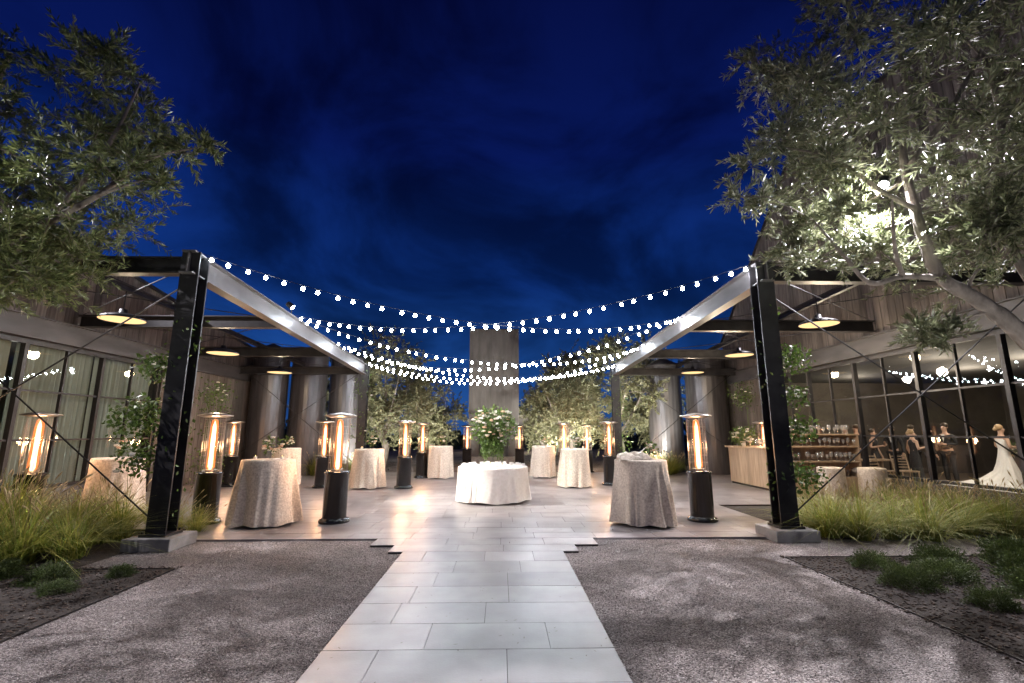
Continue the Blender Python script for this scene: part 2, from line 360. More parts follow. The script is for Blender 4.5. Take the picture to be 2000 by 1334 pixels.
# ------------------------------------------------------------------ pergola frames
def pergola(sgn,px,py,fx,fy,wx,z0,z1,ys):
    root=empty('steel_pergola',(px,py,0),'dark steel pergola frame on concrete footings beside the barn','pergola','steel pergolas flanking the patio')
    def zt(yv): return z0+(z1-z0)*(yv-py)/(fy-py)
    def xt(yv): return px+(fx-px)*(yv-py)/(fy-py)
    def G(m): m.v=[(a-px,b-py,c) for a,b,c in m.v]; return m
    for (x,yv,zz) in ((px,py,z0),(fx,fy,z1)):
        G(MB().ibeam((x,yv,.2),(x,yv,zz),.25,.27,up=(0,1,0))).obj('post',M['steel'],root)
        p=MB(); p.box(x-.18,x+.18,yv-.18,yv+.18,.165,.2)
        for a in(-.15,.15):
            for b in(-.15,.15): p.tube([(x+a,yv+b,.19),(x+a,yv+b,.235)],.016,6)
        G(p).obj('base_plate',M['steel'],root)
        f=G(MB().box(x-.32,x+.32,yv-.3,yv+.3,0,.165)).obj('footing',M['concrete'],root)
        bv=f.modifiers.new('bevel','BEVEL'); bv.width=.015; bv.segments=2
    G(MB().ibeam((px,py-.2,z0-.17),(fx,fy+.2,z1-.17),.36,.2)).obj('eave_beam',M['steelL'],root)
    for i,yv in enumerate(ys):
        z=zt(yv)-.19; x=xt(yv)
        G(MB().ibeam((x+sgn*.11,yv,z),(wx,yv,z),.26,.18)).obj('cross_beam',M['steel'] ,root)
    for yv in (ys[0],ys[-1]):
        G(MB().tube([(px+sgn*.12,yv+.02,3.75),(wx,yv+.02,.7)],.012,6)).obj('bracing_rod',M['steel'],root)
        G(MB().tube([(px+sgn*.12,yv-.02,.35),(wx,yv-.02,3.8)],.012,6)).obj('bracing_rod',M['steel'],root)
    for a,b in zip(ys[:-1],ys[1:]):
        G(MB().tube([(xt(a)+sgn*.1,a+.1,zt(a)-.12),(wx,b-.1,zt(b)-.12)],.009,6)).obj('bracing_rod',M['steel'],root)
        G(MB().tube([(xt(b)+sgn*.1,b-.1,zt(b)-.15),(wx,a+.1,zt(a)-.15)],.009,6)).obj('bracing_rod',M['steel'],root)
    mx=(px+wx)/2
    G(MB().ibeam((mx,ys[0]+.1,z0-.0),(mx,ys[-1]-.1,z1-.0),.12,.09)).obj('purlin',M['steel'],root)
    return root
pergola(-1,-4.66,7.1,-4.8,17.0,-9.12,4.22,3.88,[7.1,10.4,13.7,17.0])
pergola(1,4.26,7.45,4.22,17.6,8.72,4.28,3.95,[7.45,10.8,14.2,17.6])

# ------------------------------------------------------------------ barns
def barn(sgn,wx,gable,winYs,wz0,wz1,roomdepth,yr,label):
    root=empty('barn',(wx,yr[0],0),label,'barn'); ox,oy=wx,yr[0]
    def G(m): 
        m.v=[(a-ox,b-oy,c) for a,b,c in m.v]; return m
    def top(yv):
        for (a,za),(b,zb) in zip(gable[:-1],gable[1:]):
            if a<=yv<=b: return za+(zb-za)*(yv-a)/(b-a)
        return gable[-1][1]
    S=MB(); t=.025
    def plank(a,b,z0,zf):
        x0,x1=(wx-t/2,wx+t/2)
        vs=[(x0,a,z0),(x1,a,z0),(x1,b,z0),(x0,b,z0),(x0,a,zf(a)),(x1,a,zf(a)),(x1,b,zf(b)),(x0,b,zf(b))]
        S.add(vs,[(0,1,2,3),(4,7,6,5),(0,4,5,1),(1,5,6,2),(2,6,7,3),(3,7,4,0)])
    y=yr[0]
    while y<yr[1]-.01:
        b=min(y+.21,yr[1])
        plank(y+.004,b-.006,wz1+.5,top)
        if y>=winYs[-1]: plank(y+.004,b-.006,0.02,lambda q:wz1+.49)
        y=b
    G(S).obj('siding',M['wood'],root)
    K=MB(); xb=wx+sgn*.03; xc=wx+sgn*.12; a0,a1=min(xb,xc),max(xb,xc)
    for (a,za),(b,zb) in zip(gable[:-1],gable[1:]):
        K.add([(a0,a,wz1),(a1,a,wz1),(a1,b,wz1),(a0,b,wz1),(a0,a,za-.02),(a1,a,za-.02),(a1,b,zb-.02),(a0,b,zb-.02)],[(0,1,2,3),(4,7,6,5),(0,4,5,1),(1,5,6,2),(2,6,7,3),(3,7,4,0)])
    K.box(a0,a1,winYs[-1]+.05,yr[1],0,wz1); K.box(a0,a1,yr[0],winYs[0]-.05,0,wz1)
    G(K).obj('wall',M['steel'],root)
    P=MB(); P.box(wx-.05,wx+.05,yr[0],winYs[-1],0.02,wz0-.02); G(P).obj('plinth',M['wood'],root)
    Bd=MB(); Bd.ibeam((wx-sgn*.06,yr[0],wz1+.27),(wx-sgn*.06,yr[1],wz1+.27),.44,.2); G(Bd).obj('fascia_beam',M['steelM'],root)
    Rf=MB(); far=wx+sgn*roomdepth; nr=wx-sgn*.07
    for (a,za),(b,zb) in zip(gable[:-1],gable[1:]):
        Rf.add([(nr,a,za+.01),(far,a,za+.01),(far,b,zb+.01),(nr,b,zb+.01),(nr,a,za+.08),(far,a,za+.08),(far,b,zb+.08),(nr,b,zb+.08)],[(0,3,2,1),(4,5,6,7),(0,1,5,4),(1,2,6,5),(2,3,7,6),(3,0,4,7)])
    G(Rf).obj('roof',M['steel'],root)
    Rm=MB(); q0,q1=min(wx+sgn*.13,far),max(wx+sgn*.13,far)
    G(MB().box(q0,q1,yr[0],yr[1],wz1+.15,wz1+.2)).obj('room_ceiling',M['ceil'],root)
    Rm.box(q0,q1,yr[1],yr[1]+.1,0,wz1+.2); Rm.box(q0,q1,yr[0]-.1,yr[0],0,wz1+.2)
    Rm.box(min(far,far+sgn*.1),max(far,far+sgn*.1),yr[0],yr[1],0,wz1+.2); G(Rm).obj('room_wall',M['plaster'],root)
    G(MB().box(q0,q1,yr[0],yr[1],.0,.015)).obj('room_floor',M['floorwood'],root)
    for a,b in zip(winYs[:-1],winYs[1:]):
        we=mk('window',None,root,loc=(0,(a+b)/2-oy,0)); h=(b-a)/2
        F=MB(); 
        for yy,wd in ((-h,.04),(h,.04)): F.box(-.05,.05,yy-wd*(yy>0),yy+wd*(yy<0),wz0,wz1)
        F.box(-.05,.05,-h+.04,h-.04,wz1-.06,wz1); F.box(-.05,.05,-h+.04,h-.04,wz0,wz0+.06)
        F.box(-.03,.03,-.018,.018,wz0+.06,wz1-.06)
        for i in range(1,3):
            z=wz0+(wz1-wz0)*i/3; F.box(-.026,.026,-h+.04,-.018,z-.018,z+.018); F.box(-.026,.026,.018,h-.04,z-.018,z+.018)
        F.obj('frame',M['steel'],we)
        MB().add([(0,-h+.04,wz0+.06),(0,h-.04,wz0+.06),(0,h-.04,wz1-.06),(0,-h+.04,wz1-.06)],[(0,1,2,3) if sgn<0 else (3,2,1,0)]).obj('glass',M['glass'],we)
    return root
barn(-1,-9.2,[(0,5.0),(6,6.1),(18.5,4.45)],[3.82,5.67,7.52,9.37,11.22,13.07],.45,3.3,8,(0,18.5),'weathered wood barn with curtained steel grid windows')
barn(1,8.8,[(-2,7.2),(8.5,9.4),(12.9,10.0),(18.6,5.0)],[2.7,4.5,6.3,8.1,9.9,11.7,13.5,15.3],.55,3.3,11,(-2,18.6),'tall gabled weathered wood barn with lit steel grid windows')
for k in range(5):
    a=3.9+1.85*k; C=MB(); vs=[];fs=[]; N=90
    for i in range(N+1):
        yy=a+1.75*i/N; xx=-9.42+.045*math.sin(i*.95+k)+.02*math.sin(i*2.3)
        vs+= [(xx,yy,.1),(xx,yy,3.3)]
    for i in range(N): fs.append((2*i,2*i+2,2*i+3,2*i+1))
    C.add(vs,fs).obj('curtain',M['curtain'],smooth=True,label='pale linen curtain hanging inside the window',category='curtain',group='curtains in the barn windows')
for yv in (5,8,11,14.0): point((-11.0,yv,2.6),20,(1,.95,.85),.2)
for (x,yv,e_) in ((11.5,12.2,110),(13.6,12.0,170),(14.2,14.2,170),(12.5,16.6,110),(12.5,8,30)): point((x,yv,3.0),e_,(1,.84,.66),.15)

# ------------------------------------------------------------------ metal tanks
def tank(x,y,r,h,cone,rib=26):
    root=empty('metal_tank',(x,y,0),'tall smooth galvanised metal tank beside the barn','tank','galvanised tanks')
    MB().lathe([(r,.03),(r,h)],144,rf=lambda rr,z,t,j: rr+.004*abs(math.cos(t*rib/2))**8).obj('tank_wall',M['tank'],root,True)
    MB().lathe([(r+.04,h-.02),(r+.06,h+.04),(.05,h+cone)],48).obj('tank_roof',M['steelM'],root,True)
for (x,y,r,h,c) in ((-8.5,17.9,.62,4.5,.3),(-7.3,18.5,.64,4.5,.3),(-6.1,19.1,.6,4.4,.3),(8.0,18.6,.75,4.3,.4),(6.7,19.6,.66,4.2,.4)):
    tank(x,y,r,h,c)

# ------------------------------------------------------------------ chimney tower
ch=empty('chimney_tower',(-.35,26,0),'tall board clad outdoor chimney with fireplace opening','chimney')
C=MB(); x=-1.3; H_=6.95
while x<1.29:
    C.box(x+.002,x+.214,-.9,-.86,2.05,H_); C.box(x+.002,x+.214,.86,.9,0,H_); x+=.2166
for s_ in(-1,1):
    yy=-.86
    while yy<.85: C.box(min(s_*1.26,s_*1.3),max(s_*1.26,s_*1.3),yy+.004,yy+.21,0,H_); yy+=.215
for a,b in((-1.3,-.75),(.75,1.3)): C.box(a,b,-.9,-.86,0,2.045)
C.box(-.75,.75,-.9,-.86,1.3,2.045)
C.obj('chimney_cladding',M['stucco'],ch)
C=MB(); C.box(-1.25,1.25,.2,.85,0,H_-.05); C.box(-1.25,1.25,-.85,.2,1.4,H_-.05); C.box(-1.25,-.76,-.85,.2,0,1.4); C.box(.76,1.25,-.85,.2,0,1.4); C.obj('chimney_core',M['steelM'],ch)
MB().box(-1.31,1.31,-.91,.91,H_,H_+.03).obj('chimney_cap',M['steel'],ch)
MB().box(-1.2,1.2,-1.3,-.91,.0,.35).obj('hearth',M['concrete'],ch)

# ------------------------------------------------------------------ string lights
def strand(p0,p1,sag,n,skew=0):
    p0=Vector(p0);p1=Vector(p1)
    root=empty('string_lights',p0,'string of small white glowing bulbs strung between pergola beams','string lights','string lights over the patio')
    N=60
    def P(t): return (p1-p0)*t+Vector((0,0,-4*sag*t*(1-t)*(1+skew*(t-.5))))
    MB().tube([P(i/N) for i in range(N+1)],.0035,5).obj('cable',M['cable'],root)
    for i in range(n):
        t=(i+.5+random.uniform(-.15,.15))/n; q=P(t)
        if not hasattr(strand,'b'):
            strand.b=MB().lathe([(.002,-.088),(.016,-.084),(.029,-.066),(.0285,-.051),(.016,-.028),(.011,-.020)],18).mesh('bulb',M['bulb'],True)
            strand.s=MB().lathe([(.012,-.026),(.014,-.018),(.014,0.006),(.002,.010)],8).mesh('bulb_socket',M['cable'],True)
        b=mk('bulb',strand.b,root,loc=q); b.rotation_euler=(random.uniform(-.15,.15),random.uniform(-.15,.15),0)
        mk('bulb_socket',strand.s,b)
        if i%8==3: point(p0+q+Vector((0,0,-.15)),18,(.95,.93,1),.04)
zl=lambda y:4.22+(3.88-4.22)*(y-7.1)/9.9+.03
zr=lambda y:4.28+(3.95-4.28)*(y-7.45)/10.1+.03
L=lambda y:(-4.6,y,zl(y)); R_=lambda y:(4.2,y,zr(y))
strand(L(7.1),R_(10.9),.64,36,.12)
strand(L(10.6),R_(7.5),.62,36,-.15)
strand(L(10.9),R_(14.2),.74,40,.1)
strand(L(13.8),R_(10.6),.92,40,-.2)
strand(L(13.2),R_(17.4),.72,42,-.1)
strand(L(16.8),R_(13.6),.90,42,.2)
strand(L(16.4),R_(17.2),.60,42,.0)

# ------------------------------------------------------------------ pendant lamps
pm=empty('pendant_lamp',(0,0,0),'round metal pendant lamp glowing warm, hung under pergola','lamp','pendant lamps under the pergolas')
MB().lathe([(.355,0),(.36,.012),(.33,.05),(.2,.10),(.07,.13),(.06,.2),(.02,.21)],36).obj('lamp_shade',M['steel'],pm,True)
MB().lathe([(.352,.004),(.33,.04),(.2,.085),(.06,.11),(.001,.112)],36).obj('reflector',M['lampin'],pm,True)
MB().tube([(0,0,.2),(0,0,.62)],.01,6).obj('stem',M['steel'],pm)
first=True
for (x,y,z) in ((-6.9,8.7,3.56),(-6.9,11.95,3.47),(-6.9,15.1,3.38),(6.4,9.3,3.68),(6.4,12.6,3.58),(6.4,15.8,3.5)):
    if first: pm.location=(x,y,z); first=False
    else: dup(pm,(x,y,z))
    point((x,y,z-.04),60,(1,.78,.52),.12)

# ------------------------------------------------------------------ flood lights
def flood(loc,target,energy,size=90,col=(.98,.93,1),label='small flood light fixture fixed high on steel and siding',arm=(0,0,.15),sc=1,r=.03):
    root=empty('flood_light',loc,label,'flood light','flood lights'); root.scale=(sc,sc,sc)
    d=(Vector(target)-Vector(loc)).normalized()
    MB().tube([-d*.14,-d*.12,d*.02],[.03,.06,.07],14).obj('lamp_housing',M['steel'],root,False)
    MB().tube([d*.021,d*.03],[.058,.05],14).obj('lens',M['lens'],root)
    MB().tube([(0,0,0),Vector(arm)*.6,Vector(arm)],.012,6).obj('bracket',M['steel'],root)
    if energy: spot(Vector(loc)+d*.07,target,energy,col,size,.7,r)
flood((8.5,9.85,6.87),(2.4,3.2,0),2600,80,arm=(.28,0,.0),sc=.6)
flood((8.5,8.2,6.3),(4.0,4.6,3.2),900,90,arm=(.28,0,0),sc=.5)
flood((8.5,12.6,7.9),(1,10,0),2200,80,arm=(.28,0,0),sc=.5)
flood((-4.75,10.7,4.35),(-.1,11.6,.3),4200,52,(1,.94,.86),arm=(.0,0,-.2))
flood((-8.95,5.0,5.4),(-1.6,3.6,0),3000,85,arm=(-.25,0,0),sc=.6,r=.015)
flood((-8.95,8.8,5.5),(-2,10,0),1000,80,arm=(-.25,0,0),sc=.6)
TL=Vector((5.06,5.75,4.78)); TA=Vector((1.9,3.5,0))
flood(TL,TA,2600,118,(.96,.93,1),arm=(.1,-.12,.12),label='bright flood light clamped among the olive branches',r=.012)
flood((1.2,-4.5,6.2),(-.4,7.8,.6),420,70,(1,.94,.93),label='flood light on a tall pole along the approach',arm=(0,0,-6.19))
flood((-6.7,7.2,.22),(-5.4,5.5,5),420,100,(1,.95,.85),arm=(0,0,-.2),label='low garden uplight among the grasses',sc=.6)
flood((-4.9,3.6,.15),(-5.6,5.5,5),300,100,(1,.97,.88),arm=(0,0,-.13),label='low garden uplight in the mulch bed',sc=.6)
flood((5.3,3.4,.15),(5.4,5.6,5),330,100,(1,.97,.95),arm=(0,0,-.13),label='low garden uplight in the mulch bed',sc=.6)

# ------------------------------------------------------------------ patio heaters
hm=empty('patio_heater',(0,0,0),'black cylindrical patio heater with glowing flame tube','patio heater','patio heaters')
MB().lathe([(.001,.0),(.255,0),(.26,.03),(.24,.06),(.2,.075),(.2,.08),(.2,.80),(.21,.805),(.21,.83),(.19,.85),(.001,.85)],40).obj('heater_base',M['black'],hm,True)
MB().lathe([(.06,.85),(.06,.88),(.115,.885),(.001,.886)],24).obj('burner',M['chrome'],hm)
MB().lathe([(.085,.88),(.085,1.74)],20).obj('glass_tube',M['cglass'],hm,True)
MB().lathe([(.03,.88),(.070,.92),(.066,1.15),(.068,1.35),(.062,1.6),(.05,1.72),(.002,1.755)],16).obj('flame',M['flame'],hm,True)
MB().lathe([(.02,.885),(.038,.93),(.033,1.2),(.036,1.4),(.028,1.62),(.002,1.72)],10).obj('flame_core',M['core'],hm,True)
G_=MB()
for k in range(18):
    t=2*math.pi*k/18; G_.tube([(.155*math.cos(t),.155*math.sin(t),.85),(.155*math.cos(t),.155*math.sin(t),1.76)],.0014,4)
for z in np.linspace(.87,1.74,8): G_.tube([(.156*math.cos(2*math.pi*k/28),.156*math.sin(2*math.pi*k/28),z) for k in range(29)],.0014,4,False)
for k in range(3):
    t=2*math.pi*k/3+.4; G_.tube([(.165*math.cos(t),.165*math.sin(t),.85),(.165*math.cos(t),.165*math.sin(t),1.78)],.006,6)
G_.obj('wire_guard',M['chrome'],hm)
MB().lathe([(.001,1.775),(.16,1.775),(.18,1.78),(.275,1.80),(.28,1.815),(.2,1.835),(.08,1.86),(.001,1.865)],40).obj('heater_cap',M['chrome'],hm,True)
HP=[(-2.86,8.78),(-5.05,8.75),(-7.8,8.45),(-7.8,14.5),(-5.0,14.1),(-2.68,13.9),(-2.68,17.0),(-1.46,21.6),(.84,21.6),(2.2,17.0),(3.4,19.2),(3.25,14.6),(3.55,8.78),(7.95,14.6),(2.75,20.8)]
for i,(x,y) in enumerate(HP):
    if i==0: hm.location=(x,y,.032)
    else: dup(hm,(x,y,.032 if y<19.2 else .006),rz=random.uniform(0,6))
    point((x,y,1.3),130,(1,.54,.28),.12)

# ------------------------------------------------------------------ draped tables
def cloth(rt,rb,h,folds,amp,seed,wob=.0):
    r=random.Random(seed); ph=[r.uniform(0,6.28) for _ in range(9)]
    prof=[(.001,h+.002),(rt*.5,h+.002),(rt-.025,h),(rt-.006,h-.008),(rt,h-.03)]
    for i in range(1,19): prof.append((rt,h-.03-(h-.045)*i/18))
    def rf(rr,z,t,j):
        if j<4: return rr
        k=max(0,(h-.03-z)/h); f=min(1,k*2.6)**.9
        a=t+.22*math.sin(2*t+ph[4])+.12*math.sin(5*t+ph[5])+.12*k*math.sin(3*t+ph[6])
        u=math.sin(folds*a+ph[0]); u=(1-math.sqrt(u*u+.01))*1.7-.85
        s=u*(.65+.45*math.sin(3*t+ph[7]))+math.sin((folds*2+3)*a+ph[1])*.25+.4*math.sin(3*t+ph[2]+k*1.5)
        s2=math.sin(2*t+ph[3])*wob
        hem=.35*math.sin(4*t+ph[8])*max(0,k-.8)*5
        return rr+(rb-rt)*(.55*k+.55*k*k)+amp*f*(.4+.9*k)*(s+s2+hem)
    m=MB().lathe(prof,240,rf=rf)
    # uneven hem: lift parts of the lower edge a little
    nv=[]
    for (x,y,z) in m.v:
        k=max(0,1-z/h); t=math.atan2(y,x); nv.append((x,y,z+.022*k**3*(1+math.sin(5*t+ph[2])+.6*math.sin(9*t+ph[5])+.6)*.6))
    m.v=nv
    return m
def cocktail(x,y,seed,rt=.40,rb=.46,h=1.06,label='tall cocktail table draped in patterned cream linen',amp=.04,folds=8):
    root=empty('cocktail_table',(x,y,.032),label,'cocktail table','draped cocktail tables')
    cloth(rt,rb,h,folds,amp,seed,.6).obj('tablecloth',M['cloth'],root,True)
    MB().lathe([(.001,.0),(.22,0),(.22,.02),(.04,.05),(.04,h-.03),(rt-.1,h-.028),(rt-.1,h-.004)],20).obj('table_pedestal',M['black'],root)
    return root
TP=[(-4.0,8.65),(-6.35,14.8),(-3.68,13.95),(-2.02,16.85),(1.5,17.1),(2.12,14.1),(2.42,8.5),(-7.05,9.3)]
for i,(x,y) in enumerate(TP):
    if i==0: cocktail(x,y,10,rt=.43,rb=.54,amp=.062,folds=5)
    elif i==6: cocktail(x,y,16,rt=.44,rb=.49,amp=.052,folds=6,label='tall cream draped cocktail table with a folded linen on top')
    else: cocktail(x,y,10+i,folds=5+i%3)
F=MB(); vs=[];fs=[]; NX,NY=36,26
for i in range(NX+1):
    for j in range(NY+1):
        a=i/NX*2-1;b=j/NY*2-1; e_=max(0,1-a**4)*max(0,1-b**4)
        vs.append((a*.27*(1+.06*math.sin(b*5)),b*.2*(1+.08*math.sin(a*6)),.001+.095*e_**.5*(1+.22*math.sin(a*7+b*3)+.16*math.sin(b*11+a*4)+.08*math.sin(a*19))))
for i in range(NX):
    for j in range(NY):
        q=i*(NY+1)+j; fs.append((q,q+NY+1,q+NY+2,q+1))
F.add(vs,fs).obj('folded_linen',M['cloth'],smooth=True,loc=(2.28,8.4,1.096),label='crumpled cream linen lying on the cocktail table',category='linen')
rt=empty('round_table',(-.17,11.45,.032),'round table with ivory floor length cloth and escort cards','table')
cloth(.80,.86,.755,13,.034,5,.1).obj('tablecloth',M['clothw'],rt,True)
MB().lathe([(.001,.0),(.3,0),(.3,.02),(.05,.05),(.05,.72),(.7,.722),(.7,.75)],20).obj('table_pedestal',M['black'],rt)
cm=None
for i in range(44):
    ring=(.70,.58,.64,.48)[i%4]; t=2*math.pi*i/44+random.uniform(-.05,.05)
    p=(-.17+ring*math.cos(t),11.45+ring*math.sin(t),.792)
    if cm is None:
        m=MB(); m.add([(-.04,-.018,0),(.04,-.018,0),(.04,0,.055),(-.04,0,.055),(-.04,.018,0),(.04,.018,0)],[(0,1,2,3),(3,2,5,4)])
        cm=m.obj('escort_card',M['white'],loc=p,label='small folded white escort card on the round table',category='card',group='escort cards'); o=cm
    else: o=dup(cm,p)
    o.rotation_euler=(0,0,random.uniform(-.5,.5))
vm_=empty('votive_candle',(0,0,0),'small glass votive candle on the round table','candle','votive candles')
MB().lathe([(.001,0),(.03,0),(.034,.075)],16).obj('votive_glass',M['cglass'],vm_,True)
MB().lathe([(.001,.04),(.026,.04),(.026,.003)],12).obj('wax',M['white'],vm_)
MB().lathe([(.001,.042),(.005,.05),(.001,.065)],8).obj('flame',M['candle'],vm_)
for i in range(4):
    t=2*math.pi*i/4+.3; p=(-.17+.25*math.cos(t),11.45+.25*math.sin(t),.792)
    if i==0: vm_.location=p
    else: dup(vm_,p)
for (x,y) in TP[:1]+TP[2:3]+TP[5:6]:
    for k in range(2):
        a=random.uniform(0,6.28); dup(vm_,(x+.25*math.cos(a),y+.25*math.sin(a),1.098),label='small glass votive candle on a cocktail table')

# ------------------------------------------------------------------ florals
def blossom(m,c,r):
    for ringi,(rr,n,tilt) in enumerate(((1,6,.5),(.75,5,.9),(.45,4,1.25))):
        for k in range(n):
            a=2*math.pi*k/n+ringi*.5+random.uniform(-.1,.1)
            out=Vector((math.cos(a),math.sin(a),0)); up=Vector((0,0,1)); sd=Vector((-math.sin(a),math.cos(a),0))
            b=Vector(c); w_=r*rr*.55
            p1=b+out*r*rr*.55*math.cos(tilt*.6)+up*r*.25*ringi; p2=b+out*r*rr*math.cos(tilt)+up*(r*.45+r*.3*math.sin(tilt))
            m.add([b,p1+sd*w_,p2+sd*w_*.6,p2-sd*w_*.6,p1-sd*w_],[(0,1,2,3,4)])
    m.ball((c[0],c[1],c[2]+r*.35),r*.42,1)
def floral(x,y,z,radius,nfl,nlf,label,vase=None,hang=0,tall=0,sc=(1,1,.9),name='floral_arrangement',leafmat='vine',fs=1):
    root=empty(name,(x,y,z),label,'flowers'); c0=Vector((0,0,tall+radius*.7 if tall else radius*.6+(.12 if vase else 0)))
    if vase=='stand':
        MB().lathe([(.001,0),(.11,0),(.11,.015),(.03,.04),(.022,tall*.6),(.04,tall),(.07,tall+.08)],20).obj('flower_stand',M['cglass'],root,True)
    elif vase: MB().lathe([(.001,0),(.05,0),(.07,.05),(.055,.13),(.06,.15)],20).obj('vase',M['cglass' if vase=='glass' else 'white'],root,True)
    W=MB();Pk=MB()
    for i in range(nfl):
        d=Vector(rdir(1)[0]); d.z=d.z*.95+.08; p=c0+Vector((d.x*sc[0],d.y*sc[1],d.z*sc[2]))*radius*random.uniform(.7,1.15)
        blossom(W if random.random()<.7 else Pk,p,fs*random.uniform(.03,.06)*(1 if radius>.25 else .7))
    W.obj('cream_blossom',M['petal'],root)
    if Pk.v: Pk.obj('peach_blossom',M['peach'],root)
    n=nlf; D=rdir(n); r=radius*rng.uniform(.35,1.25,n)[:,None]; O=np.array(c0)+D*r*np.array(sc); Dd=unit(D+.8*rdir(n))
    Ls=rng.uniform(.05,.10,n)*(1 if radius>.25 else .7)
    Vs,Fs=leafquads(O,Dd,Ls,Ls*.24); allV=[Vs];allF=[Fs];cnt=len(Vs)
    St=MB()
    for i in range(hang):
        a=random.uniform(0,6.28); Lh=random.uniform(.5,1.05)*max(tall,.5); s0=c0+Vector((math.cos(a)*radius*.4,math.sin(a)*radius*.4,-radius*.2))
        pts=[s0+Vector((math.cos(a)*.05*t,math.sin(a)*.05*t,-Lh*t)) for t in np.linspace(0,1,8)]
        St.tube(pts,.004,4); k=int(80)
        tt=rng.random(k); O=np.array([list(s0+Vector((math.cos(a)*.05*t,math.sin(a)*.05*t,-Lh*t))) for t in tt])+rng.normal(size=(k,3))*.03
        Vv,Ff=leafquads(O,unit(rdir(k)+np.array([0,0,-.5])),rng.uniform(.04,.08,k),rng.uniform(.009,.018,k)); allV.append(Vv); allF.append(Ff+cnt); cnt+=len(Vv)
    for i in range(int(nlf/40)):
        d=Vector(rdir(1)[0]); d.z=abs(d.z)*.8; p=c0+d*radius*1.35; St.tube([c0*1.0,c0+d*radius*.6,p],.004,4)
        k=18; tt=rng.uniform(.6,1.5,k)[:,None]; O=np.array(c0)+np.array(d)*radius*tt
        Vv,Ff=leafquads(O,unit(np.array(d)+.9*rdir(k)),rng.uniform(.04,.07,k),rng.uniform(.008,.014,k)); allV.append(Vv); allF.append(Ff+cnt); cnt+=len(Vv)
    if St.v: St.obj('stem',M['vine'],root)
    mk('greenery',npmesh('greenery',np.concatenate(allV),np.concatenate(allF),M[leafmat]),root)
    return root
floral(-.17,11.45,.789,.37,100,1500,'tall cascading arrangement of cream roses and greenery on round table','stand',36,.62,(1.2,1.15,1.1),fs=1.15)
for (x,y,z,s) in ((-4.0,8.65,1.094,.16),(-3.68,13.95,1.094,.14),(-2.02,16.85,1.094,.14),(1.5,17.1,1.094,.14),(2.12,14.1,1.094,.14),(-7.05,9.3,1.094,.14),(-6.35,14.8,1.094,.13)):
    floral(x+.05,y,z,s,14,110,'small low vase of cream and peach flowers on cocktail table','glass',fs=1.25)
floral(2.66,8.66,1.094,.10,8,100,'small low vase of cream and peach flowers on cocktail table','glass')

# ------------------------------------------------------------------ bar, shelf, glasses, stools
b=empty('bar_counter',(7.45,14.1,.032),'pale wood plank bar counter under the pergola','bar')
m=MB(); y=-1.05
while y<1.04: m.box(-.36,-.335,y+.003,y+.207,.06,1.06); y+=.21
x=-.33
while x<.33: m.box(x+.003,x+.163,-1.07,-1.045,.06,1.06); x+=.166
m.obj('bar_front',M['woodwarm'],b); MB().box(-.33,.35,-1.04,1.04,0,1.05).obj('bar_body',M['black'],b)
o=MB().box(-.44,.4,-1.12,1.12,1.065,1.11).obj('bar_top',M['woodwarm'],b); bv=o.modifiers.new('b','BEVEL'); bv.width=.008
floral(7.3,14.6,1.142,.27,34,380,'loose arrangement of cream and peach roses on the bar','white',fs=1.2)
s=empty('back_bar_shelf',(7.9,12.0,.032),'wooden back bar shelf holding rows of glasses','shelf')
m=MB()
for z in (.42,.80,1.16): m.box(-.83,.83,-.19,.19,z,z+.03)
m.obj('shelf_board',M['woodwarm'],s)
m=MB(); m.box(-.86,-.832,-.2,.2,0,1.48); m.box(.832,.86,-.2,.2,0,1.48); m.box(-.83,.83,.192,.215,.05,1.48); m.box(-.83,.83,-.2,.19,1.45,1.48); m.box(-.83,.83,-.2,-.17,.0,.42); m.obj('shelf_frame',M['woodwarm'],s)
gm=None
for z in (.45,.83,1.19,1.48):
    for i in range(14):
        for j in range(2):
            if random.random()<.2: continue
            p=(7.9-.76+i*.117+random.uniform(-.015,.015),11.87+j*.14+random.uniform(-.02,.02),z+.034)
            if gm is None: gm=MB().lathe([(.001,0),(.036,0),(.006,.008),(.005,.08),(.034,.1),(.042,.15),(.034,.2)],12).obj('wine_glass',M['wglass'],smooth=True,loc=p,label='clear stemmed wine glass on the back bar shelf',category='glass',group='wine glasses')
            else: dup(gm,p,scale=random.choice((.8,1,1.1)))
for i in range(8): dup(gm,(7.3,13.15+i*.1,1.144),label='clear stemmed wine glass on the bar counter')
for (x,y) in ((7.5,11.1),(8.3,10.9)):
    st=empty('draped_side_table',(x,y,.032),'small drum side table covered in patterned cream linen','side table','draped side tables')
    cloth(.27,.29,.74,7,.015,int(x*10)).obj('tablecloth',M['cloth'],st,True)
    MB().lathe([(.001,.0),(.2,0),(.2,.70),(.001,.70)],20).obj('drum',M['woodwarm'],st)
point((7.6,10.6,2.9),150,(1,.82,.60),.1); point((6.2,13.2,3.0),110,(1,.82,.60),.1)  # added lights without fixtures, brighten the bar and shelf

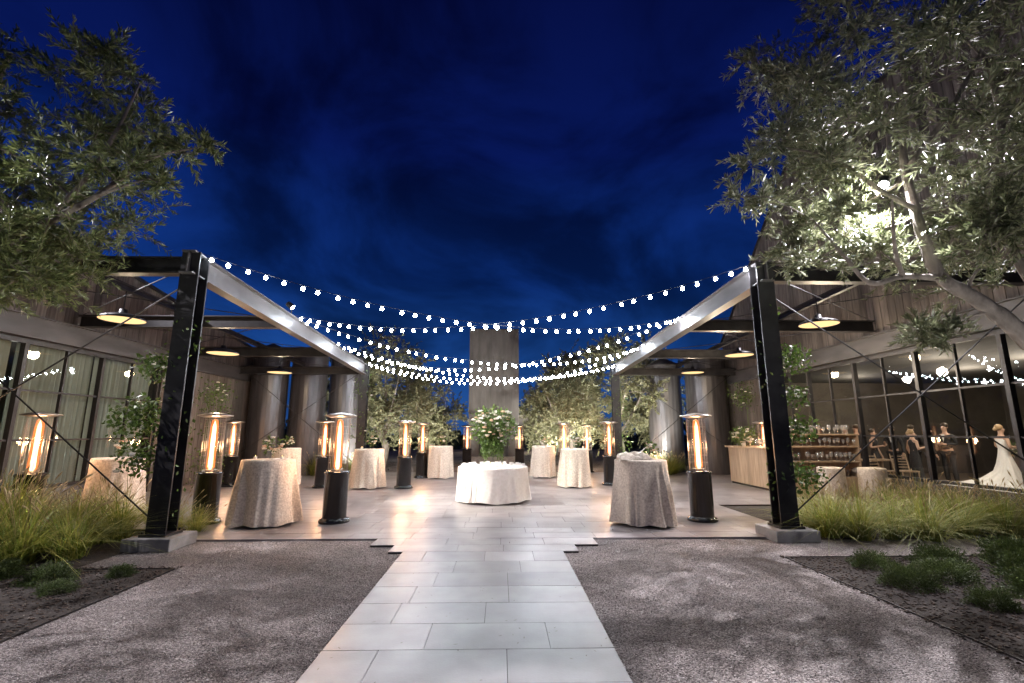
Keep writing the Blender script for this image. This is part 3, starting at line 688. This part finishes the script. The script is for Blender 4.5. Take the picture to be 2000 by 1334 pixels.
# ------------------------------------------------------------------ olive trees
def curve(p0,p1,n=6,bend=.15,r=random):
    p0=Vector(p0);p1=Vector(p1);L_=(p1-p0).length; off=Vector((r.uniform(-1,1),r.uniform(-1,1),r.uniform(-.2,1)))*L_*bend
    return [p0.lerp(p1,t)+off*4*t*(1-t)+Vector((r.uniform(-1,1),r.uniform(-1,1),r.uniform(-1,1)))*L_*.02*(0<i<n) for i,t in ((i,i/n) for i in range(n+1))]
def olive(base,limbs,clusters,shoots,lps,leaf,mat,label,lw=.11,group=None,twigr=.004,droop=.25):
    root=empty('olive_tree',base,label,'tree',group); B0=Vector(base)
    W=MB(); nodes=[]
    for pts,rs in limbs:
        P=[Vector(p)-B0 for p in pts]; Q=[];RR=[]
        for i in range(len(P)-1):
            a=P[max(i-1,0)];b_=P[i];c=P[i+1];d=P[min(i+2,len(P)-1)]
            for k in range(5):
                t=k/5; Q.append(.5*((2*b_)+(c-a)*t+(2*a-5*b_+4*c-d)*t*t+(3*b_-a-3*c+d)*t**3)); RR.append((rs[i]*(1-t)+rs[i+1]*t)*random.uniform(.9,1.12))
        Q.append(P[-1]);RR.append(rs[-1]); W.tube(Q,RR,12)
        for q,r_ in zip(Q[3:],RR[3:]): nodes.append((q,r_))
    allO=[];allD=[]
    Tw=MB()
    for ci,(c,r) in enumerate(clusters):
        c=Vector(c)-B0
        q,rq=min(nodes,key=lambda a:(a[0]-c).length*(1.0 if a[0].z<c.z+.3 else 1.6))
        pts=curve(q,c,6,.12); r0=min(rq*.6,.012+.012*(c-q).length); W.tube(pts,list(np.linspace(r0,.006,7)),6)
        nodes.append((pts[3],r0*.6)); nodes.append((c,.01))
        dirs=rdir(shoots); dirs[:,2]=dirs[:,2]*.8+.15; dirs=unit(dirs)
        for s_ in range(shoots):
            st=np.array(c)+rng.normal(size=3)*r*.2; ln=r*rng.uniform(.6,1.5); dr=droop*rng.random()
            if s_%2==0 and twigr: Tw.tube([st,st+dirs[s_]*ln*.5+np.array([0,0,-dr*.25*ln]),st+dirs[s_]*ln+np.array([0,0,-dr*ln])],[twigr,twigr*.8,twigr*.3],4,False)
            t=rng.uniform(.1,1.05,lps)[:,None]
            allO.append(st+dirs[s_]*ln*t+np.array([0,0,-1])*dr*ln*t*t); allD.append(unit(dirs[s_]*1.0+.8*rdir(lps)+np.array([0,0,.1])))
    O=np.concatenate(allO);D=np.concatenate(allD);n=len(O); Ls=rng.uniform(.6,1.25,n)*leaf
    V,F=leafquads(O,D,Ls,Ls*lw)
    W.obj('trunk',M['bark'],root,True)
    if Tw.v: Tw.obj('twig',M['twig'],root)
    mk('crown',npmesh('crown',V,F,M[mat]),root)
    return root
def ell(n,c,r,lo=.35,cr=(.3,.5)):
    d=rdir(n); f=rng.uniform(lo**3,1,n)**(1/3)
    return [((c[0]+d[i,0]*r[0]*f[i],c[1]+d[i,1]*r[1]*f[i],c[2]+d[i,2]*r[2]*f[i]),random.uniform(*cr)) for i in range(n)]
cl=ell(122,(6.0,5.6,5.75),(2.3,1.8,2.4),.45,(.26,.46))
cl+=ell(14,(3.7,5.6,4.75),(.85,.6,.5),.1,(.2,.34))+ell(15,(4.3,5.6,3.9),(.75,.6,.42),.1,(.2,.34))+ell(9,(5.1,5.6,2.8),(.5,.4,.25),.1,(.18,.3))+ell(9,(4.5,5.9,6.9),(.8,.8,.7),.1,(.26,.42))+ell(13,(5.6,5.3,4.0),(1.1,.5,.5),.1,(.22,.36))
cl=[c for c in cl if not (c[0][2]<3.1 and c[0][0]>5.7)]
ax=(TA-TL).normalized(); keep=[]
for c in cl:
    v=Vector(c[0])-TL; al=v.dot(ax); off=(v-ax*al).length
    if v.length<.5: continue
    if al>0 and off<.3+.7*al and c[0][1]<5.65 and random.random()<.78: continue
    keep.append(c)
olive((7.3,5.2,0),[
 ([(7.3,5.2,-.05),(7.1,5.2,.9),(6.75,5.4,1.9),(6.2,5.5,2.75),(5.75,5.5,3.15),(5.35,5.5,3.45),(5.2,5.5,4.2),(5.2,5.55,5.1),(5.35,5.5,6.0),(5.3,5.5,7.0)],[.20,.15,.12,.10,.085,.075,.06,.045,.032,.015]),
 ([(5.4,5.5,3.4),(4.9,5.5,3.42),(4.4,5.4,3.3),(4.05,5.3,3.6),(3.8,5.4,4.1)],[.045,.035,.028,.02,.01]),
 ([(4.9,5.5,3.42),(4.5,5.1,3.6),(4.2,4.7,4.0)],[.03,.022,.01]),
 ([(6.6,5.4,2.15),(6.8,5.7,3.2),(6.7,5.9,4.4),(6.9,5.8,5.8),(6.8,5.8,7)],[.09,.065,.05,.04,.02]),
 ([(5.2,5.5,4.3),(4.7,5.4,4.5),(4.2,5.5,5.0),(3.6,5.6,5.2)],[.035,.028,.02,.01]),
 ([(5.2,5.5,4.9),(5.7,5.3,5.6),(6.1,5.0,6.5)],[.035,.028,.015])],
 keep,17,32,.098,'olive','large gnarled olive tree with silvery leaves beside gravel',lw=.092)
cl=ell(90,(-6.4,5.6,5.0),(1.75,1.6,1.9),.45,(.26,.44))
cl+=ell(8,(-4.6,5.6,5.0),(.6,.5,.5),.1,(.18,.28))+[((-3.95,5.55,5.0),.22),((-3.7,5.6,5.1),.18),((-4.25,5.6,4.6),.18)]+ell(18,(-5.9,5.6,3.6),(.7,.5,.5),.1,(.24,.36))+ell(5,(-4.9,5.6,6.1),(.5,.5,.4),.1,(.2,.3))
olive((-7.6,5.3,0),[
 ([(-7.6,5.3,-.05),(-7.5,5.3,1),(-7.2,5.4,2),(-6.8,5.5,2.9),(-6.2,5.5,3.5),(-5.6,5.5,3.9),(-4.9,5.5,4.35),(-4.35,5.5,4.85),(-3.8,5.55,5.05)],[.22,.18,.14,.10,.07,.05,.035,.02,.008]),
 ([(-5.6,5.5,3.9),(-5.1,5.5,4.5),(-4.8,5.5,5.2),(-4.6,5.5,5.9)],[.038,.03,.022,.01]),
 ([(-4.9,5.5,4.35),(-4.6,5.4,4.4),(-4.3,5.5,4.6)],[.025,.018,.008]),
 ([(-6.8,5.5,2.9),(-6.9,5.6,4),(-6.6,5.6,5.2),(-6.4,5.6,6.4)],[.09,.06,.04,.02]),
 ([(-7.3,5.4,1.8),(-7.9,5.6,3.4),(-8,5.6,5)],[.12,.08,.03])],
 cl,17,32,.098,'oliveg','large olive tree with spreading branches beside the barn',lw=.095)
def simple_olive(x,y,h,w,ncl,label='uplit olive tree with rounded crown beyond the patio',leaf=.13,mult=1,pw=520):
    tl=[([(x,y,-.05),(x+.1*w,y,h*.16),(x-.05*w,y,h*.3),(x+.05*w,y,h*.5),(x,y,h*.8)],[.2,.15,.10,.06,.02])]
    for k in range(4):
        a=2*math.pi*k/4+random.uniform(0,1); tl.append(([(x,y,h*.22),(x+math.cos(a)*w*.35,y+math.sin(a)*w*.3,h*.42),(x+math.cos(a)*w*.65,y+math.sin(a)*w*.6,h*.66)],[.08,.05,.012]))
    cl=ell(ncl,(x,y,h*.58),(w,w,h*.40),.35,(.35,.6))
    olive((x,y,0),tl,cl,18,int(28*mult),leaf,'oliveb',label,.15,'olive trees beyond the patio',.005)
    for sx_ in (-.8,.8):
        flood((x+sx_,y-1.9,.13),(x,y-.3,h*.55),0,110,arm=(0,0,-.11),label='low garden uplight under an olive tree',sc=.4)
    spot((x+.2,y-w-1.5,.3),(x,y,h*.62),pw,(1,.97,.86),105,.6,.08)
for (x,y,h,w_,nc,pw) in ((-5.2,21.5,5.7,2.2,70,1300),(-7.6,23.5,5.8,2.0,46,900),(-3.7,25.5,4.4,1.7,44,1200),(-5.6,29,4.6,1.8,34,900),(5.0,21.2,5.8,2.5,92,2300),(3.4,24.5,6.0,2.0,62,2000),(7.4,23.6,6.0,2.0,46,1100),(2.3,27,4.2,1.5,40,1200),(4.2,29.5,5.2,1.8,36,900)):
    simple_olive(x,y,h,w_,nc,pw=pw)
n=16000; X=rng.uniform(-60,60,n); Hh=3.0+1.3*np.sin(X*.35)+.8*np.sin(X*.9+1); O=np.stack([X,rng.uniform(46,52,n),rng.random(n)*Hh],1)
V,F=leafquads(O,rdir(n),rng.uniform(.3,.6,n),rng.uniform(.1,.2,n))
mk('tree_belt',npmesh('tree_belt',V,F,M['dark']),kind='stuff',label='dark distant belt of trees',category='trees')

# ------------------------------------------------------------------ ornamental grass / shrubs
def grass_mesh(nb,h,seed):
    r=np.random.default_rng(seed); V=[];F=[]
    for i in range(nb):
        a=r.uniform(0,6.28); lean=abs(r.normal(.5,.28)); L_=h*r.uniform(.65,1.25); b=np.array([math.cos(a),math.sin(a),0]); o=np.array([r.normal(0,.06),r.normal(0,.06),0]); s=np.array([-b[1],b[0],0])*r.uniform(.004,.008)
        k=len(V)
        for j in range(6):
            t=j/5; p=o+b*L_*(lean*t+.75*lean*t*t*t)+np.array([0,0,L_*(t-.42*lean*t*t-.25*lean*t**3)])
            w_=1-t*.85; V+= [p-s*w_,p+s*w_]
        for j in range(5): F.append((k+2*j,k+2*j+1,k+2*j+3,k+2*j+2))
    return np.array(V),np.array(F)
def plume_mesh(nb,h,seed):
    r=np.random.default_rng(seed); m=MB()
    for i in range(nb):
        a=r.uniform(0,6.28); lean=r.uniform(.15,.6); b=Vector((math.cos(a),math.sin(a),0)); L_=h*r.uniform(1.1,1.45)
        P=[b*L_*(lean*t+.3*lean*t*t)+Vector((0,0,L_*(t-.3*lean*t*t))) for t in np.linspace(0,1,6)]
        m.tube(P,[.0025]*5+[.001],3,False)
        d=(P[-1]-P[-2]).normalized(); m.tube([P[-1]-d*.09,P[-1]-d*.03,P[-1]+d*.02+Vector((0,0,-.005))],[.003,.011,.002],5)
    return m
gv=[]
for k in range(4):
    V,F=grass_mesh(280,.8,k); gv.append((npmesh('blades',V,F,M['grass']),plume_mesh(12,.72,k).mesh('plume',M['seed'])))
def put_grass(x,y,s):
    me=random.choice(gv); root=empty('ornamental_grass',(x,y,.0),'arching clump of green and gold ornamental grass','grass','ornamental grasses',random.uniform(0,6.28)); root.scale=(s*1.15,s*1.15,s*random.uniform(.8,1.1)); root.rotation_euler=(random.uniform(-.12,.12),random.uniform(-.12,.12),root.rotation_euler[2])
    mk('blades',me[0],root); mk('plume',me[1],root)
for i in range(30): put_grass(random.uniform(-8.6,-5.2),random.uniform(6.35,7.8),random.uniform(.7,1.15))
for i in range(28): put_grass(random.uniform(5.0,8.4),random.uniform(7.6,9.3),random.uniform(.6,.88))
for (x,y) in ((-5.35,6.5),(-5.8,6.3),(-6.3,6.4),(-6.8,6.3),(-7.3,6.4)): put_grass(x,y,random.uniform(.9,1.15))
for (x,y) in ((4.95,7.5),(5.3,7.35),(5.8,7.4),(6.3,7.3),(6.9,7.4),(7.6,7.4),(8.2,7.5)): put_grass(x,y,random.uniform(.75,1.0))
for i in range(9): put_grass(random.uniform(-7.2,-5.3),random.uniform(17.9,19.5),.95); put_grass(random.uniform(4.9,7),random.uniform(18,19.4),.95)
for (x,y,s) in ((-5.15,8.1,.75),(-4.75,8.0,.55),(-5.5,8.3,.8),(-5.0,7.75,.6)): put_grass(x,y,s)
def shrub_mesh(seed):
    n=5200; D=rdir(n);D[:,2]=abs(D[:,2]); lob=1+.16*np.sin(5*np.arctan2(D[:,1],D[:,0])+seed)+.12*np.sin(9*D[:,2]+seed); O=D*(rng.uniform(.3,1,n)**.5*lob)[:,None]*np.array([.27,.27,.25]); return npmesh('foliage',*leafquads(O,unit(D*.8+.8*rdir(n)+np.array([0,0,.4])),rng.uniform(.018,.045,n),rng.uniform(.003,.007,n)),M['shrub'])
sh=[shrub_mesh(i) for i in range(3)]
def put_shrub(x,y,s): 
    o=mk('low_shrub',random.choice(sh),None,(x,y,.0),'low rounded green shrub growing in bark mulch','shrub','low shrubs'); o.scale=(s,s,s*random.uniform(.75,1)); o.rotation_euler=(0,0,random.uniform(0,6))
for (x,y,s) in ((-4.75,5.55,.85),(-5.45,5.7,.9),(-6.1,5.5,1),(-5.1,4.95,.8),(-6.6,5.9,1),(-4.35,5.2,.6),(-5.7,4.9,.9),(-4.15,5.75,.5),(-4.6,4.6,.6),(-5.1,4.4,.7)): put_shrub(x,y,s)
for (x,y,s) in ((4.35,5.9,.7),(4.2,5.2,.8),(4.8,5.45,.9),(4.45,4.6,.6),(5.2,5.95,.9),(5.7,5.4,.95),(5.2,4.8,1.0),(6.2,6.0,1.1),(6.3,5.2,1.0),(4.8,4.1,.7),(6.8,5.7,1.1),(5.8,4.6,.9),(4.3,3.8,.5)): put_shrub(x,y,s*1.15)

# ------------------------------------------------------------------ climbing vines
def vine(x,y,z0,z1,rr,n,label,bulges=(),nfl=6):
    root=empty('climbing_vine',(x,y,0),label,'vine','climbing vines on the posts'); sg=1 if x>0 else -1
    S=MB()
    for k in range(3):
        S.tube([(sg*(.18+.02*math.sin(z*2+k)),.08*math.sin(z*1.3+k*2)+.05,z) for z in np.linspace(0.02,z1*.9,22)],.005,5)
    z=z0+(z1-z0)*rng.random(n); dens=.5+.5*np.sin(z*4.1+x)+.25*np.sin(z*9); keep=rng.random(n)<dens; z=z[keep]; n=len(z)
    a=rng.uniform(0,6.28,n); r=.17+rr*rng.random(n)**1.6
    O=np.stack([r*np.cos(a)+sg*.06,r*np.sin(a)+.03,z],1); OO=[O]
    for (bx,by,bz,br,bn) in bulges: 
        d=rdir(bn)*br*(rng.random(bn)**.5)[:,None]; OO.append(d*np.array([1.1,1,.9])+np.array([bx,by,bz]))
        for k in range(5):
            e_=Vector(rdir(1)[0])*br*.8; S.tube([(0.18 if bx>0 else -.18,0,bz-.4),(bx*.6,by,bz),(bx+e_.x,by+e_.y,bz+abs(e_.z))],[.006,.004,.002],4)
    O=np.concatenate(OO); n=len(O); Ls=rng.uniform(.05,.09,n)
    S.obj('stem',M['vine'],root)
    V,F=leafquads(O,unit(rdir(n)+np.array([0,0,-.3])),Ls,Ls*.27); mk('leaves',npmesh('leaves',V,F,M['vine']),root)
    W=MB()
    for i in range(nfl):
        p=O[int(rng.integers(len(O)*(.6 if bulges else 0),len(O)))]; p=p*np.array([1.1,1.2,1]); blossom(W,p,random.uniform(.03,.05))
    if nfl: W.obj('white_rose',M['petal'],root)
vine(-4.66,7.1,.4,3.2,.10,300,'climbing rose with white blooms on the steel post',((-.50,-.05,1.75,.38,640),(-.36,0,2.5,.28,300),(-.42,0,1.2,.30,300)),24)
vine(4.26,7.45,.3,3.6,.10,300,'leafy climbing rose on the steel post',((.36,0,2.7,.28,300),(.34,0,1.6,.28,280),(.36,0,.9,.28,260),(.34,0,2.1,.22,160)),10)
vine(-4.8,17.0,.3,3.7,.3,700,'leafy climber on the far steel post')
vine(4.22,17.6,.3,3.7,.3,700,'leafy climber on the far steel post')
vine(-7.7,13.2,.2,3.0,.42,1100,'leafy climber with white blooms against barn siding',((0,0,2.6,.4,260),),10)
vine(8.2,16.2,.2,3.3,.4,900,'leafy climber with white blooms against barn siding',((0,0,2.7,.35,220),),8)

# ------------------------------------------------------------------ tent beyond
tn=empty('marquee_tent',(1.2,38,0),'distant white marquee tent glowing from inside','tent')
MB().add([(-3,-3,1.9),(3,-3,1.9),(3,3,1.9),(-3,3,1.9),(-3,0,2.9),(3,0,2.9)],[(0,1,5,4),(2,3,4,5),(0,4,3),(1,2,5)]).obj('canopy',M['tent'],tn)
for x in (-2.95,0,2.95):
    for y in(-2.95,2.95): MB().tube([(x,y,0),(x,y,1.95)],.05,6).obj('tent_pole',M['white'],tn)
for x in(-.5,2.5): point((x,38,1.6),110,(1,.85,.65),.3)

# ------------------------------------------------------------------ people
def skinmesh(V,E,Rd,mat,lv=1,extra=None,name='body'):
    me=bpy.data.meshes.new(name); me.from_pydata(V,E,[]); o=bpy.data.objects.new('tmp',me); COL.objects.link(o)
    o.modifiers.new('s','SKIN'); s=o.modifiers.new('ss','SUBSURF'); s.levels=lv; s.render_levels=lv
    for i,sv in enumerate(me.skin_vertices[0].data): sv.radius=Rd[i] if hasattr(Rd[i],'__len__') else (Rd[i],Rd[i]); sv.use_root=(i==0)
    dg=bpy.context.evaluated_depsgraph_get(); dg.update(); m2=bpy.data.meshes.new_from_object(o.evaluated_get(dg)); bpy.data.objects.remove(o)
    if extra:
        bm=bmesh.new(); bm.from_mesh(m2); t=bpy.data.meshes.new('t'); t.from_pydata(extra.v,[],extra.f); bm.from_mesh(t); bm.to_mesh(m2); bm.free(); bpy.data.meshes.remove(t)
    m2.materials.clear(); m2.materials.append(mat); m2.polygons.foreach_set('use_smooth',[True]*len(m2.polygons)); m2.name=name; return m2
def person(x,y,rz,label,outfit,arms,hair='hair',h=1.0,z=.016):
    root=empty('person',(x,y,z),label,'person',None,rz); root.scale=(h,h,h)
    V=[(0,0,.96),(0,0,1.10),(0,-.005,1.28),(0,0,1.43),(0,-.005,1.51),(0,-.02,1.585),(0,-.015,1.67)]
    Rd=[(.135,.1),(.115,.085),(.14,.095),(.075,.06),(.052,.052),(.072,.08),(.07,.08)]
    E=[(0,1),(1,2),(2,3),(3,4),(4,5),(5,6)]
    fing=MB()
    arm_idx=[]
    for sgn,(el,wr) in zip((-1,1),arms):
        i=len(V); sh_=(sgn*.175,0,1.395); V.append(sh_);Rd.append(.052);E.append((2,i)) 
        V.append(el);Rd.append(.04);E.append((i,i+1)); V.append(wr);Rd.append(.026);E.append((i+1,i+2))
        d=(Vector(wr)-Vector(el)).normalized(); pm_=Vector(wr)+d*.07; V.append(tuple(pm_));Rd.append((.036,.018));E.append((i+2,i+3)); arm_idx.append((sh_,el,wr))
        sd=d.cross(Vector((0,1,.3))).normalized(); nn=sd.cross(d).normalized()
        for k in range(4):
            o_=sd*(-.027+.018*k); Lk=(.07,.08,.075,.058)[k]
            a=pm_+d*.005+o_; fing.tube([a,a+d*Lk*.55+nn*.008,a+d*Lk*.85+nn*.03],[.0095,.0085,.006],6)
        a=Vector(wr)+d*.03-sd*.028; fing.tube([a,a-sd*.025+d*.03,a-sd*.03+d*.06+nn*.01],[.011,.0095,.007],6)
    for sgn in(-1,1):
        i=len(V); V+= [(sgn*.09,0,.9),(sgn*.1,-.02,.5),(sgn*.105,.02,.1),(sgn*.11,-.12,.035)]; Rd+=[.09,.058,.04,(.04,.03)]; E+=[(0,i),(i,i+1),(i+1,i+2),(i+2,i+3)]
    fing.ball((0,-.105,1.60),.016,1,(.7,1,1.3))
    for sgn in(-1,1): fing.ball((sgn*.078,-.0,1.61),.02,1,(.4,.8,1.2))
    fing.ball((0,-.097,1.565),.014,1,(1.6,.6,.4))
    mk('body',skinmesh(V,E,Rd,M['skin'],1,fing),root)
    ey=MB()
    for sgn in(-1,1): ey.ball((sgn*.03,-.092,1.625),.011,1)
    ey.obj('eye',M['black'],root)
    H=MB(); 
    if hair=='hairb': H.ball((0,.02,1.665),.098,2,(.95,1,.95)); H.ball((0,.11,1.62),.05,2); H.v=[(a,max(b,-.055),c) for a,b,c in H.v]
    else: H.ball((0,.018,1.675),.096,2,(.95,1,.85)); H.v=[(a,max(b,-.06),max(c,1.6)) for a,b,c in H.v]
    H.obj('hair',M[hair],root,True)
    if outfit=='suit':
        VV=[(0,0,.93),(0,0,1.10),(0,-.005,1.28),(0,0,1.41)]; RR=[(.155,.118),(.135,.105),(.16,.115),(.09,.07)]; EE=[(0,1),(1,2),(2,3)]
        for s3,(sh_,el,wr) in zip((0,1),arm_idx):
            i=len(VV); VV+= [sh_,el,tuple(Vector(wr).lerp(Vector(el),.08))]; RR+=[.066,.052,.038]; EE+=[(2,i),(i,i+1),(i+1,i+2)]
        mk('jacket',skinmesh(VV,EE,RR,M['suit'],1,name='jacket'),root)
        VV=[(0,0,.95)];RR=[(.14,.108)];EE=[]
        for sgn in(-1,1):
            i=len(VV); VV+=[(sgn*.09,0,.88),(sgn*.1,-.02,.5),(sgn*.105,.02,.1)]; RR+=[.1,.075,.062]; EE+=[(0,i),(i,i+1),(i+1,i+2)]
        mk('trousers',skinmesh(VV,EE,RR,M['suit'],1,name='trousers'),root)
        for sgn in(-1,1): MB().ball((sgn*.11,-.06,.04),.12,2,(.42,1.15,.34)).obj('shoe',M['black'],root,True)
        sh2=MB(); sh2.add([(-.045,-.122,1.42),(.045,-.122,1.42),(0,-.128,1.2)],[(0,1,2)]); sh2.obj('shirt',M['white'],root)
    elif outfit=='dress':
        prof=[(.30,.02),(.24,.3),(.19,.6),(.17,.9),(.14,1.0),(.12,1.1),(.135,1.2),(.165,1.3),(.14,1.38),(.08,1.43)]
        m=MB().lathe(prof,40,rf=lambda r,z_,t,j: r*(1-.28*abs(math.sin(t)))*(1+(.05*math.sin(9*t) if z_<.8 else 0))); m.obj('dress',M['suit'],root,True)
    else:
        m=MB(); vs=[];fs=[];N=72; lev=[(.02,.62),(.06,.58),(.14,.50),(.3,.40),(.5,.31),(.7,.245),(.88,.185),(1.0,.145),(1.1,.125),(1.2,.14),(1.3,.16),(1.36,.15)]
        for j,(z_,r) in enumerate(lev):
            k=max(0,1-z_/.9)
            for i in range(N):
                t=2*math.pi*i/N; fo=1+.07*k*math.sin(11*t)+.05*k*math.sin(17*t+1)
                bx=math.cos(t)*r*(.85 if z_<.9 else 1)*fo; by=math.sin(t)*r*(.75)*fo
                if by>0: by*=1+4.6*k**4; bx*=1+.5*k**4
                vs.append((bx,by,z_+(.02*math.sin(7*t)*k if z_>.05 else 0)))
        for j in range(len(lev)-1):
            for i in range(N):
                i2=(i+1)%N; fs.append((j*N+i,j*N+i2,(j+1)*N+i2,(j+1)*N+i))
        m.add(vs,fs).obj('gown',M['gown'],root,True)
    return root
down=(((-.25,.02,1.12),(-.26,-.08,.87)),((.25,.02,1.12),(.26,-.08,.87)))
hold=(((-.24,.0,1.14),(-.08,-.26,1.14)),((.24,.0,1.14),(.08,-.26,1.14)))
one=(((-.24,.0,1.14),(-.12,-.27,1.2)),((.25,.02,1.12),(.26,-.08,.87)))
person(13.65,13.05,rad(78),'bride in long white gown with train holding bouquet','gown',hold,'hairb')
person(13.45,14.5,rad(-70),'man in dark suit standing with folded hands','suit',hold,h=1.04)
person(13.05,14.65,rad(60),'man in black suit standing in conversation','suit',down,h=.98)
person(13.35,15.6,rad(150),'man in black suit with one arm raised','suit',one,h=1.02)
person(12.15,14.2,rad(80),'woman in long black dress standing by chairs','dress',one,'hairb',.93)
person(11.05,15.4,rad(-100),'man in dark suit beside the dining table','suit',down,h=1.0)
person(12.45,15.3,rad(-60),'man in black suit with hands at sides','suit',one,h=1.0)
person(12.05,16.3,rad(200),'man in black suit facing away from terrace','suit',hold,h=1.03)
person(11.6,15.0,rad(30),'woman in long dark dress holding a glass','dress',one,'hair',.94)
floral(13.95,13.1,1.0,.18,14,180,'bridal bouquet of cream roses and greenery held in hands',None,name='bridal_bouquet')
floral(12.75,11.1,.02,.42,14,900,'large leafy arrangement with pale blooms on stand','stand',5,1.0)
chm=empty('dining_chair',(0,0,0),'wooden dining chair with woven back in the hall','chair','dining chairs')
m=MB(); 
m.box(-.22,.22,-.22,.22,.44,.475); m.obj('seat',M['woodwarm'],chm)
m=MB(); 
for i in range(5): m.tube([(-.2,.21+.02*i,.55+.075*i),(.0,.24+.02*i,.55+.075*i),(.2,.21+.02*i,.55+.075*i)],.014,6)
m.obj('backrest',M['woodwarm'],chm)
for a,b_ in((-.2,-.2),(.2,-.2)): MB().tube([(a,b_,0),(a,b_,.44)],[.014,.02],6).obj('leg',M['woodwarm'],chm)
for a in(-.2,.2): MB().tube([(a,.23,0),(a,.2,.46),(a,.32,.92)],[.014,.02,.016],6).obj('leg',M['woodwarm'],chm)
first=True
for (x,y,r) in ((10.9,13.9,.3),(11.5,13.8,-.2),(10.2,13.7,1.2),(10.1,14.6,1.5)):
    if first: chm.location=(x,y,.016); chm.rotation_euler=(0,0,r); first=False
    else: dup(chm,(x,y,.016),r)
tb=empty('dining_table',(11.0,14.45,.016),'long wooden dining table in the hall','table')
MB().box(-.6,.6,-.3,.3,.71,.75).obj('table_top',M['woodwarm'],tb)
for a in(-.5,.5):
    for b_ in(-.22,.22): MB().box(a-.035,a+.035,b_-.035,b_+.035,0,.708).obj('leg',M['woodwarm'],tb)
